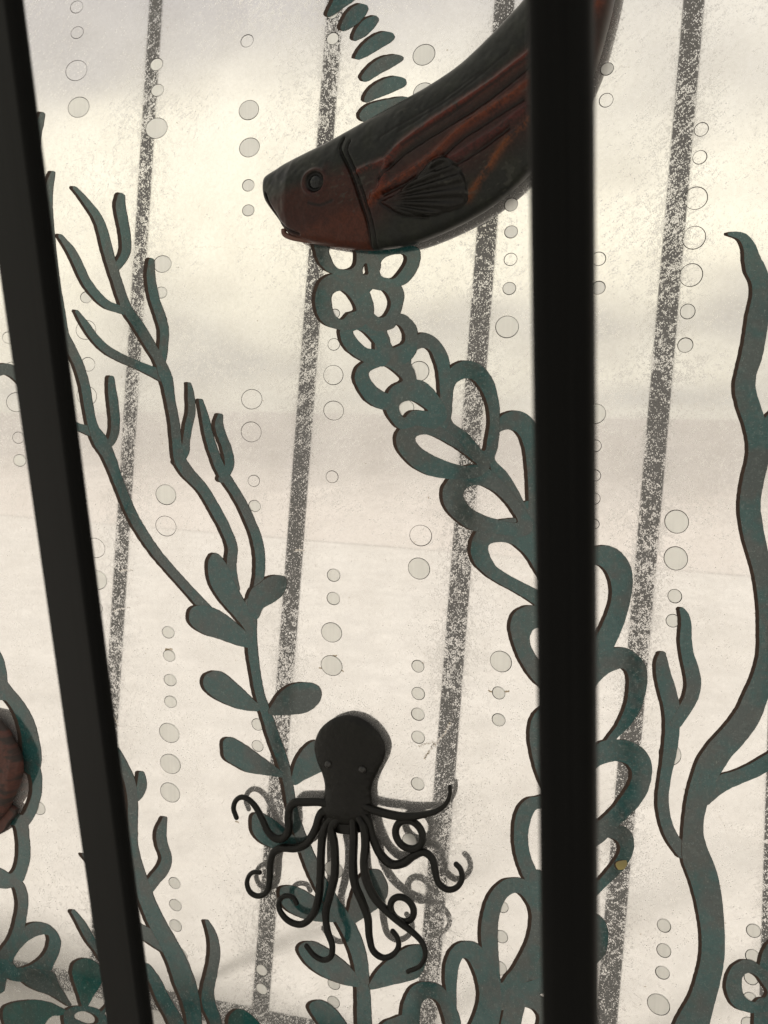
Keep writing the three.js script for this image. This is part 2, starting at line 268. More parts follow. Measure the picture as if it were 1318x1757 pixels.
// ---------------------------------------------------------------- the plants on the sheet (points are read off the photograph)
{
  const k = thing('loop_kelp', 'big teal kelp of open loops hanging from the large fish down behind the right bar', 'kelp');
  branch('stem', k, 905, 872, 26, 930, 930, 30, 955, 1010, 34, 968, 1120, 36, 975, 1280, 36, 972, 1440, 36, 962, 1560, 36, 930, 1640, 36, 890, 1695, 34, 868, 1790, 34);
  loop('loop', k, [848, 735, 857, 714, 878, 705, 897, 708, 913, 722, 925, 745, 935, 790, 940, 850, 942, 915, 915, 925, 880, 880, 856, 832, 838, 797, 848, 765], [852, 744, 866, 737, 880, 739, 892, 752, 900, 785, 904, 840, 903, 874, 888, 845, 868, 812, 846, 788, 851, 765]);
  loop('loop', k, [819, 909, 809, 923, 805, 944, 811, 965, 825, 981, 848, 998, 880, 1015, 905, 1030, 930, 1044, 948, 1020, 948, 980, 932, 930, 905, 893, 870, 890, 840, 897], [834, 942, 839, 933, 851, 930, 868, 931, 882, 937, 900, 953, 916, 978, 931, 1002, 931, 1016, 900, 1002, 878, 991, 858, 979, 844, 966]);
  loop('loop', k, [985, 1000, 995, 960, 1012, 942, 1030, 936, 1047, 938, 1063, 948, 1076, 965, 1082, 985, 1082, 1010, 1076, 1042, 1065, 1078, 1050, 1112, 1030, 1160, 1000, 1180, 980, 1120, 976, 1050], [1000, 990, 1012, 970, 1028, 971, 1040, 984, 1047, 1008, 1045, 1034, 1034, 1065, 1018, 1095, 1002, 1112, 996, 1050]);
  loop('loop', k, [1000, 1180, 1010, 1140, 1035, 1118, 1060, 1111, 1079, 1115, 1096, 1129, 1106, 1146, 1108, 1168, 1104, 1193, 1094, 1221, 1078, 1245, 1055, 1268, 1035, 1295, 1010, 1320, 990, 1250], [1018, 1182, 1028, 1167, 1042, 1155, 1057, 1148, 1067, 1147, 1075, 1158, 1076, 1182, 1071, 1211, 1058, 1241, 1042, 1264, 1024, 1284, 1014, 1262, 1012, 1215]);
  loop('loop', k, [996, 1330, 1010, 1290, 1030, 1272, 1055, 1269, 1079, 1272, 1098, 1283, 1112, 1301, 1116, 1325, 1109, 1357, 1092, 1384, 1075, 1401, 1052, 1424, 1030, 1446, 1000, 1455, 990, 1390], [1012, 1340, 1020, 1319, 1037, 1309, 1058, 1306, 1074, 1312, 1082, 1325, 1079, 1342, 1067, 1362, 1048, 1387, 1025, 1408, 1010, 1415, 1008, 1370]);
  loop('loop', k, [996, 1450, 1016, 1424, 1053, 1419, 1066, 1417, 1079, 1427, 1085, 1445, 1083, 1463, 1074, 1482, 1058, 1501, 1038, 1520, 1015, 1542, 996, 1550, 986, 1500], [1010, 1455, 1022, 1440, 1040, 1437, 1055, 1442, 1062, 1454, 1057, 1469, 1044, 1488, 1024, 1511, 1010, 1525, 1006, 1490]);
  blade('leaf', k, [985, 1600, 1005, 1575, 1021, 1569, 1035, 1581, 1041, 1602, 1038, 1630, 1028, 1647, 1012, 1657, 990, 1650]);
  loop('loop', k, [930, 1043, 910, 1039, 894, 1042, 880, 1052, 873, 1072, 877, 1098, 888, 1128, 905, 1157, 925, 1178, 950, 1190, 965, 1120, 960, 1055], [940, 1080, 916, 1078, 908, 1087, 906, 1101, 914, 1121, 929, 1139, 945, 1148, 952, 1110]);
  blade('leaf', k, [945, 1208, 922, 1217, 910, 1234, 906, 1258, 909, 1288, 917, 1320, 930, 1352, 950, 1375, 970, 1330, 968, 1240]);
  loop('loop', k, [945, 1372, 916, 1367, 898, 1373, 886, 1390, 880, 1415, 880, 1450, 888, 1485, 899, 1510, 920, 1540, 950, 1550, 965, 1460], [945, 1395, 919, 1388, 908, 1407, 903, 1435, 906, 1465, 918, 1495, 931, 1519, 948, 1522, 954, 1450]);
  branch('branch', k, 918, 1505, 26, 926, 1560, 32, 930, 1620, 32, 915, 1665, 34);
  loop('loop', k, [898, 1509, 880, 1506, 860, 1511, 841, 1530, 829, 1557, 823, 1592, 824, 1620, 830, 1650, 840, 1705, 868, 1712, 898, 1690, 922, 1645, 937, 1605, 945, 1560, 930, 1518], [880, 1532, 864, 1544, 854, 1571, 851, 1605, 853, 1650, 857, 1686, 868, 1673, 880, 1658, 901, 1618, 909, 1585, 908, 1560, 895, 1538]);
  loop('loop', k, [850, 1712, 875, 1693, 910, 1682, 940, 1673, 965, 1680, 965, 1760, 930, 1795, 815, 1800, 822, 1745], [822, 1762, 838, 1743, 860, 1733, 885, 1728, 906, 1729, 919, 1737, 923, 1748, 915, 1765, 870, 1785, 832, 1782], [923, 1708, 930, 1704, 940, 1701, 941, 1708, 938, 1715]);
  loop('loop', k, [832, 1636, 817, 1620, 800, 1615, 783, 1619, 769, 1634, 761, 1661, 762, 1692, 768, 1720, 772, 1800, 800, 1810, 845, 1775, 858, 1720, 850, 1670], [794, 1643, 787, 1651, 782, 1672, 780, 1712, 783, 1760, 792, 1778, 805, 1757, 815, 1733, 820, 1707, 815, 1677, 804, 1651]);
  loop('loop', k, [770, 1712, 757, 1694, 740, 1686, 720, 1685, 704, 1694, 694, 1711, 688, 1732, 687, 1790, 700, 1810, 770, 1810, 788, 1760], [724, 1717, 719, 1728, 717, 1757, 720, 1790, 755, 1790, 763, 1770, 762, 1757, 757, 1738, 750, 1721, 737, 1712]);
  blade('leaf', k, [645, 1775, 656, 1754, 672, 1747, 692, 1744, 700, 1790, 670, 1800]);
  loop('loop', k, [770, 820, 758, 838, 758, 860, 770, 882, 790, 900, 815, 912, 850, 916, 895, 920, 912, 900, 888, 860, 862, 828, 835, 803, 812, 797, 790, 803], [792, 846, 801, 835, 817, 832, 834, 837, 854, 850, 872, 870, 886, 896, 858, 893, 830, 885, 807, 873, 795, 858]);
  loop('loop', k, [685, 734, 678, 747, 678, 764, 688, 782, 707, 801, 730, 814, 755, 820, 785, 822, 818, 818, 838, 798, 815, 775, 785, 745, 760, 722, 730, 708, 700, 718], [709, 752, 717, 746, 734, 746, 754, 754, 777, 767, 800, 783, 818, 800, 790, 799, 760, 790, 730, 776, 714, 763]);
  loop('loop', k, [752, 690, 756, 650, 770, 632, 784, 622, 801, 619, 820, 625, 837, 642, 847, 664, 854, 700, 853, 750, 848, 776, 836, 797, 812, 790, 783, 755, 753, 728], [776, 664, 784, 653, 797, 649, 811, 653, 824, 670, 834, 694, 838, 724, 834, 750, 827, 774, 800, 744, 772, 722, 773, 690]);
  loop('loop', k, [700, 592, 713, 575, 728, 571, 746, 581, 762, 602, 769, 628, 770, 660, 772, 705, 762, 735, 745, 722, 722, 690, 705, 660, 692, 640, 690, 612], [702, 617, 707, 604, 720, 597, 734, 600, 742, 614, 749, 637, 752, 667, 754, 688, 741, 668, 724, 655, 711, 650, 704, 638]);
  loop('loop', k, [662, 690, 665, 670, 680, 658, 705, 652, 725, 655, 748, 678, 765, 712, 745, 735, 715, 730, 685, 736, 670, 722, 660, 704], [681, 697, 689, 689, 703, 687, 717, 693, 732, 705, 714, 704, 701, 707, 691, 717, 684, 709]);
  loop('loop', k, [625, 619, 611, 631, 606, 648, 613, 668, 627, 688, 644, 699, 662, 703, 672, 690, 690, 668, 710, 655, 705, 630, 685, 612, 660, 606, 640, 610], [629, 640, 640, 632, 658, 628, 674, 637, 689, 652, 675, 660, 668, 668, 665, 676, 647, 667, 634, 654]);
  loop('loop', k, [655, 545, 683, 538, 700, 546, 712, 563, 713, 582, 710, 605, 690, 625, 660, 625, 642, 605, 643, 570], [660, 565, 670, 557, 681, 557, 689, 565, 693, 579, 689, 590, 667, 597, 666, 583]);
  loop('loop', k, [583, 562, 582, 580, 591, 598, 606, 611, 625, 622, 655, 628, 672, 605, 662, 580, 645, 558, 620, 548, 600, 552], [602, 568, 614, 566, 627, 574, 639, 587, 645, 599, 627, 597, 617, 590, 607, 579]);
  loop('loop', k, [640, 480, 665, 477, 683, 488, 690, 506, 687, 525, 681, 542, 672, 562, 645, 568, 625, 555, 612, 530, 612, 505, 622, 488], [629, 505, 635, 496, 647, 493, 660, 502, 668, 518, 665, 533, 654, 545, 640, 540, 632, 527]);
  loop('loop', k, [573, 469, 553, 477, 542, 494, 538, 517, 543, 541, 555, 556, 573, 564, 595, 566, 622, 558, 638, 535, 632, 505, 618, 482, 595, 468], [565, 510, 573, 500, 587, 500, 600, 512, 609, 532, 597, 537, 587, 547, 579, 547, 569, 536]);
  loop('loop', k, [630, 430, 680, 422, 712, 424, 718, 443, 708, 470, 688, 489, 660, 492, 636, 482, 628, 455], [652, 446, 668, 437, 690, 436, 696, 445, 690, 459, 675, 477, 658, 477, 648, 468]);
  loop('joint', k, [573, 470, 600, 466, 612, 452, 622, 438, 642, 438, 650, 455, 646, 478, 668, 486, 655, 498, 632, 496, 612, 512, 600, 490], [618, 463, 623, 452, 630, 451, 633, 460, 628, 471, 621, 471]);
  loop('loop', k, [540, 405, 541, 440, 553, 460, 572, 471, 600, 472, 615, 462, 625, 445, 628, 425, 600, 405], [562, 425, 566, 446, 575, 459, 588, 463, 603, 460, 609, 447, 607, 430, 590, 418]);
  blade('paint_spot', k, [1053, 1482, 1060, 1477, 1072, 1476, 1074, 1482, 1068, 1491, 1058, 1492], new THREE.MeshStandardMaterial({ map: dataTexture(64, 64, (x, y, c) => { const n = noise(x / 3, y / 3, 97); c[0] = .16 + .20 * n; c[1] = .13 + .15 * n; c[2] = .05 + .03 * n; }, true), roughness: .6 }), 'yellow paint spot');
}
{
  const s = thing('seaweed_plant', 'tall branching teal seaweed with rounded leaf pairs, rising left of and behind the octopus', 'seaweed');
  branch('branch', s, 157, 740, 20, 140, 735, 14, 125, 730, 13, 90, 715, 14, 62, 690, 15, 40, 656, 18, 25, 641, 20, 12, 634, 20, 0, 634, 19, -25, 642, 18);
  branch('branch', s, 80, 400, 12, 66, 340, 14, 58, 285, 13, 61, 235, 13, 65, 213, 13, 70, 196, 8);
  branch('branch', s, 180, 766, 12, 190, 754, 13, 195, 733, 14, 194, 707, 15, 190, 674, 14, 188, 649, 9);
  branch('stem', s, 352, 1046, 18, 343, 1036, 17, 317, 1007, 15, 290, 977, 15, 267, 950, 15, 244, 917, 16, 223, 880, 16, 200, 824, 16, 184, 782, 20, 170, 757, 24, 157, 732, 16, 150, 700, 15, 143, 660, 15, 133, 627, 15, 120, 600, 16, 107, 573, 16, 102, 540, 15, 97, 510, 14, 91, 470, 14, 86, 425, 14, 82, 384, 14, 80, 350, 14, 82, 320, 13, 88, 297, 7);
  branch('branch', s, 303, 793, 14, 314, 776, 14, 317, 755, 12, 321, 730, 12, 326, 707, 12, 325, 680, 11, 322, 659, 6);
  branch('branch', s, 284, 650, 18, 266, 640, 18, 247, 632, 15, 217, 619, 14, 187, 604, 14, 164, 584, 13, 144, 557, 11, 129, 534, 5);
  branch('branch', s, 272, 628, 13, 276, 612, 14, 278, 593, 14, 279, 567, 15, 272, 540, 16, 262, 510, 15, 256, 474, 14, 257, 447, 9);
  branch('branch', s, 213, 533, 14, 184, 524, 14, 164, 507, 14, 144, 480, 14, 129, 447, 14, 117, 426, 12, 101, 405, 7);
  branch('branch', s, 192, 463, 12, 203, 451, 13, 212, 436, 14, 214, 415, 15, 210, 386, 16, 204, 355, 16, 205, 337, 12);
  branch('stem', s, 400, 1010, 16, 394, 974, 16, 396, 940, 16, 387, 913, 16, 370, 880, 17, 347, 841, 17, 320, 811, 20, 306, 788, 19, 301, 760, 16, 297, 724, 15, 290, 687, 15, 285, 657, 18, 279, 640, 20, 271, 619, 16, 254, 590, 17, 234, 557, 17, 214, 527, 16, 200, 487, 15, 191, 460, 15, 182, 428, 16, 168, 379, 14, 144, 344, 10, 125, 322, 6);
  branch('branch', s, 378, 822, 12, 387, 810, 13, 391, 794, 15, 387, 771, 15, 379, 750, 14, 373, 730, 14, 375, 714, 9);
  branch('stem', s, 431, 1040, 16, 438, 1015, 15, 443, 985, 15, 443, 950, 16, 437, 920, 16, 428, 897, 15, 414, 866, 15, 396, 836, 15, 380, 812, 16, 368, 785, 15, 358, 755, 14, 350, 720, 12, 342, 688, 7);
  blade('leaf', s, [429, 1412, 432, 1398, 442, 1394, 460, 1402, 485, 1420, 512, 1445, 520, 1462, 490, 1460, 462, 1454, 442, 1442, 432, 1428]);
  blade('leaf', s, [477, 1531, 483, 1521, 500, 1520, 523, 1530, 553, 1550, 578, 1568, 585, 1580, 540, 1581, 507, 1571, 484, 1555]);
  blade('leaf', s, [594, 1580, 600, 1544, 614, 1507, 630, 1493, 647, 1493, 658, 1508, 663, 1528, 654, 1551, 630, 1569, 604, 1585]);
  blade('leaf', s, [498, 1338, 504, 1309, 515, 1289, 529, 1275, 542, 1270, 556, 1275, 562, 1291, 558, 1318, 544, 1326, 522, 1337, 504, 1347]);
  branch('stem', s, 624, 1800, 24, 622, 1740, 24, 620, 1692, 22, 615, 1647, 24, 604, 1612, 26, 588, 1580, 26, 565, 1545, 24, 542, 1505, 22, 524, 1462, 20, 508, 1420, 17, 497, 1375, 15, 490, 1335, 16, 482, 1305, 18, 470, 1272, 19, 456, 1230, 17, 444, 1195, 15, 437, 1160, 15, 432, 1125, 16, 429, 1090, 17, 428, 1060, 19, 426, 1034, 16);
  blade('leaf', s, [366, 949, 357, 957, 354, 977, 360, 1004, 374, 1028, 394, 1051, 414, 1075, 428, 1096, 432, 1070, 424, 1045, 406, 1013, 396, 990, 387, 970, 376, 955]);
  blade('leaf', s, [424, 1050, 423, 1027, 430, 1010, 441, 1002, 454, 992, 472, 987, 486, 990, 489, 1003, 480, 1023, 464, 1035, 448, 1044, 438, 1062]);
  blade('leaf', s, [335, 1039, 324, 1047, 322, 1063, 331, 1077, 351, 1089, 377, 1097, 422, 1111, 431, 1098, 418, 1082, 400, 1067, 377, 1050, 354, 1040]);
  blade('leaf', s, [346, 1174, 349, 1160, 361, 1152, 377, 1153, 400, 1170, 424, 1193, 444, 1212, 440, 1220, 411, 1217, 377, 1204, 354, 1188]);
  blade('leaf', s, [458, 1220, 465, 1208, 477, 1190, 497, 1175, 520, 1171, 540, 1175, 548, 1187, 545, 1204, 530, 1219, 510, 1225, 466, 1227]);
  blade('leaf', s, [380, 1279, 382, 1269, 391, 1265, 404, 1270, 426, 1284, 453, 1304, 484, 1326, 486, 1334, 462, 1331, 426, 1326, 404, 1315, 384, 1302]);
  blade('leaf', s, [510, 1631, 515, 1619, 530, 1615, 553, 1624, 580, 1644, 606, 1668, 616, 1690, 606, 1693, 584, 1688, 550, 1674, 524, 1654]);
  blade('leaf', s, [630, 1692, 644, 1667, 667, 1644, 694, 1626, 714, 1621, 727, 1629, 729, 1647, 720, 1671, 707, 1681, 674, 1689, 634, 1698]);
  blade('leaf', s, [530, 1735, 530, 1722, 543, 1716, 560, 1722, 577, 1737, 592, 1758, 612, 1785, 590, 1790, 558, 1772]);
}
{
  const s = thing('seaweed_plant', 'thick teal seaweed trunk with forked branches standing right of the right bar', 'seaweed');
  branch('branch', s, 1170, 1462, 22, 1150, 1435, 20, 1139, 1405, 19, 1135, 1370, 19, 1140, 1330, 19, 1147, 1290, 23, 1151, 1250, 25, 1150, 1215, 27, 1143, 1185, 28, 1136, 1158, 25, 1133, 1135, 20, 1134, 1124, 13);
  branch('branch', s, 1158, 1240, 20, 1172, 1218, 22, 1184, 1195, 24, 1188, 1172, 25, 1184, 1148, 24, 1177, 1122, 21, 1174, 1096, 20, 1175, 1072, 18, 1172, 1056, 14, 1167, 1046, 8);
  branch('branch', s, 1296, 758, 24, 1312, 734, 26, 1340, 706, 26);
  branch('branch', s, 1205, 1368, 30, 1232, 1346, 30, 1262, 1334, 25, 1296, 1319, 26, 1345, 1290, 28);
  branch('trunk', s, 1165, 1810, 62, 1186, 1757, 56, 1202, 1717, 45, 1212, 1684, 42, 1220, 1645, 40, 1221, 1600, 40, 1215, 1550, 44, 1205, 1505, 48, 1191, 1467, 46, 1187, 1434, 36, 1189, 1400, 34, 1196, 1367, 38, 1206, 1334, 40, 1218, 1310, 45, 1234, 1286, 44, 1256, 1262, 44, 1280, 1230, 43, 1295, 1195, 40, 1307, 1163, 36, 1316, 1125, 35, 1318, 1080, 36, 1316, 1030, 36, 1308, 980, 35, 1298, 947, 34, 1290, 913, 36, 1285, 880, 36, 1285, 857, 36, 1290, 824, 36, 1298, 790, 36, 1301, 760, 40, 1293, 727, 37, 1283, 697, 37, 1276, 667, 36, 1279, 640, 33, 1288, 607, 36, 1294, 574, 36, 1299, 540, 36, 1303, 507, 30, 1302, 482, 32, 1294, 462, 34, 1288, 444, 28, 1284, 425, 22, 1273, 408, 16, 1260, 403, 11, 1249, 402, 6);
}
{
  const s = thing('seaweed_plant', 'low teal seaweed with wavy twigs at the bottom left, partly behind the left bar', 'seaweed');
  branch('twig', s, 215, 1690, 14, 190, 1662, 14, 177, 1645, 14, 164, 1627, 13, 150, 1607, 14, 137, 1584, 12, 123, 1564, 7);
  branch('twig', s, 232, 1368, 14, 238, 1358, 16, 241, 1344, 16, 240, 1328, 10);
  branch('twig', s, 250, 1528, 18, 264, 1508, 20, 278, 1491, 20, 283, 1471, 17, 276, 1450, 17, 274, 1428, 17, 280, 1405, 8);
  branch('branch', s, 316, 1810, 22, 302, 1760, 24, 290, 1736, 23, 276, 1711, 21, 264, 1685, 19, 248, 1662, 18);
  branch('branch', s, 288, 1626, 26, 264, 1611, 25, 240, 1598, 22, 212, 1580, 18);
  branch('twig', s, 378, 1800, 22, 367, 1752, 20, 356, 1724, 22, 354, 1701, 20, 361, 1668, 18, 366, 1634, 17, 362, 1604, 13, 352, 1581, 6);
  branch('stem', s, 334, 1810, 24, 331, 1757, 25, 325, 1717, 30, 314, 1684, 34, 302, 1651, 32, 286, 1618, 29, 267, 1584, 28, 252, 1551, 26, 244, 1528, 26, 233, 1486, 18, 227, 1451, 14, 225, 1417, 16, 225, 1377, 17, 221, 1345, 18, 210, 1317, 17, 196, 1290, 15);
  branch('twig', s, 160, 1484, 8, 148, 1474, 7, 140, 1466, 4);
}
{
  const s = thing('leaf_plant', 'single teal leaf shoot at the bottom edge, right of the low seaweed', 'plant');
  blade('leaf', s, [389, 1757, 391, 1744, 398, 1735, 408, 1731, 421, 1736, 437, 1750, 457, 1777, 440, 1795, 400, 1790], tealDeep);
}
{
  const k = thing('loop_kelp', 'teal kelp of long loops at the left edge, around the small brown fish', 'kelp');
  loop('loop', k, [-60, 1185, -14, 1160, 6, 1168, 20, 1184, 38, 1206, 54, 1234, 63, 1265, 68, 1297, 64, 1322, 50, 1330, 30, 1318, 0, 1325, -60, 1310], [-40, 1210, 0, 1201, 10, 1205, 21, 1221, 29, 1241, 34, 1265, 35, 1296, 20, 1305, -40, 1295]);
  blade('leaf', k, [-30, 1160, -20, 1110, -6, 1115, 3, 1132, 8, 1155, 8, 1180, -10, 1185]);
  loop('loop', k, [35, 1306, 64, 1316, 69, 1348, 65, 1375, 57, 1399, 43, 1418, 28, 1420, 8, 1398, -2, 1360, 5, 1322], [38, 1317, 47, 1324, 52, 1340, 52, 1361, 46, 1382, 36, 1398, 25, 1390, 18, 1365, 25, 1335]);
  loop('loop', k, [20, 1405, 43, 1412, 47, 1438, 49, 1460, 47, 1480, 41, 1500, 32, 1516, 0, 1524, -40, 1500, -40, 1420], [-20, 1430, 8, 1418, 23, 1417, 28, 1438, 29, 1460, 27, 1478, 22, 1493, 15, 1499, 6, 1494, -20, 1475]);
  loop('loop', k, [0, 1503, 32, 1511, 43, 1530, 45, 1552, 42, 1575, 38, 1597, 25, 1628, 5, 1652, -40, 1650, -50, 1560, -25, 1512], [-15, 1540, 6, 1518, 15, 1517, 22, 1523, 26, 1535, 28, 1552, 25, 1573, 19, 1596, 10, 1615, -14, 1635]);
  loop('loop', k, [24, 1622, 40, 1592, 51, 1584, 66, 1582, 82, 1588, 94, 1599, 101, 1615, 99, 1632, 90, 1653, 78, 1672, 40, 1684, 15, 1680, -2, 1662, 8, 1640], [19, 1659, 20, 1646, 29, 1631, 42, 1617, 58, 1607, 73, 1603, 80, 1604, 82, 1613, 78, 1629, 67, 1644, 50, 1655, 32, 1661]);
  blade('leaf', k, [20, 1662, 60, 1662, 88, 1668, 100, 1692, 119, 1725, 110, 1723, 88, 1709, 60, 1699, 40, 1687]);
  blade('leaf', k, [-30, 1650, 0, 1645, 22, 1655, 28, 1674, 10, 1678, 6, 1690, 0, 1704, -30, 1704]);
}
{
  const s = thing('flower_plant', 'teal leafy plant with a ring flower in the bottom left corner', 'plant');
  blade('leaf', s, [2, 1740, 5, 1728, 18, 1721, 38, 1717, 61, 1716, 83, 1720, 100, 1728, 116, 1737, 102, 1742, 86, 1744, 74, 1757, 60, 1780, 20, 1780, 6, 1758], tealDeep);
  blade('leaf', s, [121, 1666, 124, 1654, 132, 1647, 144, 1644, 158, 1648, 168, 1657, 174, 1669, 171, 1688, 159, 1706, 147, 1728, 139, 1728, 132, 1706, 127, 1692, 123, 1680], tealDeep);
  loop('flower_ring', s, [108, 1738, 121, 1728, 141, 1726, 161, 1730, 175, 1739, 182, 1752, 180, 1778, 150, 1792, 120, 1778, 108, 1757], [124, 1742, 132, 1736, 145, 1735, 158, 1740, 166, 1748, 164, 1756, 150, 1757, 134, 1752, 125, 1747]);
  branch('twig', s, 170, 1742, 6, 178, 1733, 6, 190, 1720, 6);
}
{
  const k = thing('loop_kelp', 'small rounded teal loop plant in the bottom right corner', 'kelp');
  branch('stem', k, 1306, 1725, 28, 1305, 1765, 29, 1304, 1810, 30);
  blade('leaf', k, [1302, 1664, 1303, 1645, 1308, 1630, 1318, 1616, 1340, 1600, 1356, 1640, 1340, 1685, 1318, 1682]);
  loop('loop', k, [1243, 1690, 1245, 1677, 1250, 1664, 1259, 1654, 1272, 1647, 1283, 1647, 1295, 1652, 1308, 1662, 1325, 1680, 1335, 1705, 1320, 1732, 1293, 1738, 1280, 1736, 1264, 1731, 1252, 1720, 1245, 1704], [1270, 1689, 1271, 1678, 1276, 1671, 1285, 1669, 1295, 1674, 1304, 1685, 1315, 1703, 1304, 1715, 1290, 1719, 1278, 1713, 1272, 1703]);
}
{
  // a curving row of separate bean-shaped leaves above the large fish
  const G = 'bean-shaped leaves in a curving row above the fish';
  const bean = (label, o) => { const t = thing('bean_leaf', label, 'leaf', G); blade('leaf_blade', t, o); };
  bean('topmost bean-shaped teal leaf, cut off by the top edge of the photo', [558, 26, 561, 17, 570, 0, 577, -14, 600, -18, 612, -8, 602, 2, 585, 14, 570, 25, 561, 29]);
  bean('second bean-shaped leaf from the top of the curving row, plump and grey-green', [581, 49, 584, 39, 593, 22, 604, 11, 617, 6, 627, 9, 629, 15, 621, 30, 608, 42, 595, 50, 585, 53]);
  bean('smallest bean-shaped leaf of the row, third from the top', [603, 67, 604, 60, 612, 45, 622, 34, 635, 28, 643, 27, 647, 34, 638, 48, 627, 59, 616, 66, 606, 70]);
  bean('fourth bean-shaped leaf from the top, long and blue-grey', [606, 101, 608, 94, 619, 78, 633, 65, 649, 56, 663, 54, 672, 57, 675, 63, 667, 72, 649, 83, 627, 96, 612, 102]);
  bean('bean-shaped teal leaf third above the back of the large fish', [617, 134, 621, 125, 636, 109, 653, 98, 671, 94, 683, 94, 690, 98, 689, 102, 670, 115, 649, 126, 630, 138, 621, 140]);
  bean('bean-shaped teal leaf next above the one that the large fish overlaps', [622, 173, 623, 166, 633, 151, 649, 139, 667, 132, 682, 131, 693, 135, 695, 141, 689, 149, 663, 161, 642, 169, 626, 176]);
  bean('lowest and widest bean-shaped leaf, tucked behind the back of the large fish', [614, 199, 617, 191, 629, 180, 649, 173, 670, 169, 690, 166, 703, 169, 720, 185, 690, 215, 645, 212, 620, 208]);
}
// ---------------------------------------------------------------- carved fish
// stations of [top x, top y, bottom x, bottom y] along the body; zc the middle plane, dep the half thickness
function tubeBody(stations, zc, dep, relief, nu, nv, tail) {
  const st = catmull(stations, false, 3), pos = [], idx = [], uv = [], cum = [0];
  for (let i = 1; i < st.length; i++) cum.push(cum[i - 1] + Math.hypot((st[i][0] + st[i][2] - st[i - 1][0] - st[i - 1][2]) / 2, (st[i][1] + st[i][3] - st[i - 1][1] - st[i - 1][3]) / 2));
  const L = cum[cum.length - 1]; let at = 0;
  for (let i = 0; i <= nu; i++) {
    const s = i / nu * L; while (at < st.length - 2 && cum[at + 1] < s) at++;
    const f = (s - cum[at]) / (cum[at + 1] - cum[at] || 1), q = st[at].map((v, d) => v + (st[at + 1][d] - v) * f);
    const T = P(q[0], q[1], zc), B = P(q[2], q[3], zc), half = T.distanceTo(B) / 2, z = Math.min(dep, half * .62);
    for (let j = 0; j <= nv; j++) {
      const a = j / nv * 2 * Math.PI, v = Math.cos(a), w = Math.sin(a), x = (T.x + B.x) / 2 + (T.x - B.x) / 2 * v, y = (T.y + B.y) / 2 + (T.y - B.y) / 2 * v;
      const o = w > 0 ? relief(x, y) * Math.pow(w, .7) : 0;
      pos.push(x, y, zc + z * Math.sign(w) * Math.pow(Math.abs(w), .8) * (w < 0 ? .7 : 1) + o); uv.push(x, y);
    }
  }
  for (let i = 0; i < nu; i++) for (let j = 0; j < nv; j++) { const a = i * (nv + 1) + j, b = a + nv + 1; idx.push(a, a + 1, b, a + 1, b + 1, b); }
  for (const i of [0, nu]) {                                                              // end caps
    const c = pos.length / 3; let m = [0, 0, 0]; for (let j = 0; j < nv; j++) for (let d = 0; d < 3; d++) m[d] += pos[(i * (nv + 1) + j) * 3 + d] / nv;
    pos.push(...m); uv.push(m[0], m[1]);
    for (let j = 0; j < nv; j++) { const a = i * (nv + 1) + j; i ? idx.push(a, a + 1, c) : idx.push(a + 1, a, c); }
  }
  const g = new THREE.BufferGeometry(); g.setAttribute('position', new THREE.Float32BufferAttribute(pos, 3)); g.setAttribute('uv', new THREE.Float32BufferAttribute(uv, 2)); g.setIndex(idx);
  g.computeVertexNormals();
  const nn = g.attributes.normal;                                                        // close the seam
  for (let i = 0; i <= nu; i++) { const a = i * (nv + 1), b = a + nv, n = V3(nn.getX(a) + nn.getX(b), nn.getY(a) + nn.getY(b), nn.getZ(a) + nn.getZ(b)).normalize(); nn.setXYZ(a, n.x, n.y, n.z); nn.setXYZ(b, n.x, n.y, n.z); }
  return g;
}
const ZF = .040;                                                                          // plane in which the carving is measured
const poly = (pts) => catmull(group(pts, 2), false, 7).map(([x, y]) => { const p = P(x, y, ZF); return [p.x, p.y]; });
function near(line, x, y, far) {
  let best = 9, t = 0;
  if (far) {
    const k = line.box ??= line.reduce((b, [p, q]) => [Math.min(b[0], p), Math.max(b[1], p), Math.min(b[2], q), Math.max(b[3], q)], [9, -9, 9, -9]);
    if (x < k[0] - far || x > k[1] + far || y < k[2] - far || y > k[3] + far) return [9, 0];
  }
  for (let i = 0; i + 1 < line.length; i++) {
    const [ax, ay] = line[i], dx = line[i + 1][0] - ax, dy = line[i + 1][1] - ay, l = dx * dx + dy * dy || 1e-12, f = Math.max(0, Math.min(1, ((x - ax) * dx + (y - ay) * dy) / l)), d = Math.hypot(x - ax - dx * f, y - ay - dy * f);
    if (d < best) { best = d; t = (i + f) / (line.length - 1); }
  }
  return [best, t];
}
function inside(ring, x, y) { let c = false; for (let i = 0, j = ring.length - 1; i < ring.length; j = i++) { const [a, b] = ring[i], [p, q] = ring[j]; if ((b > y) !== (q > y) && x < (p - a) * (y - b) / (q - b) + a) c = !c; } return c; }
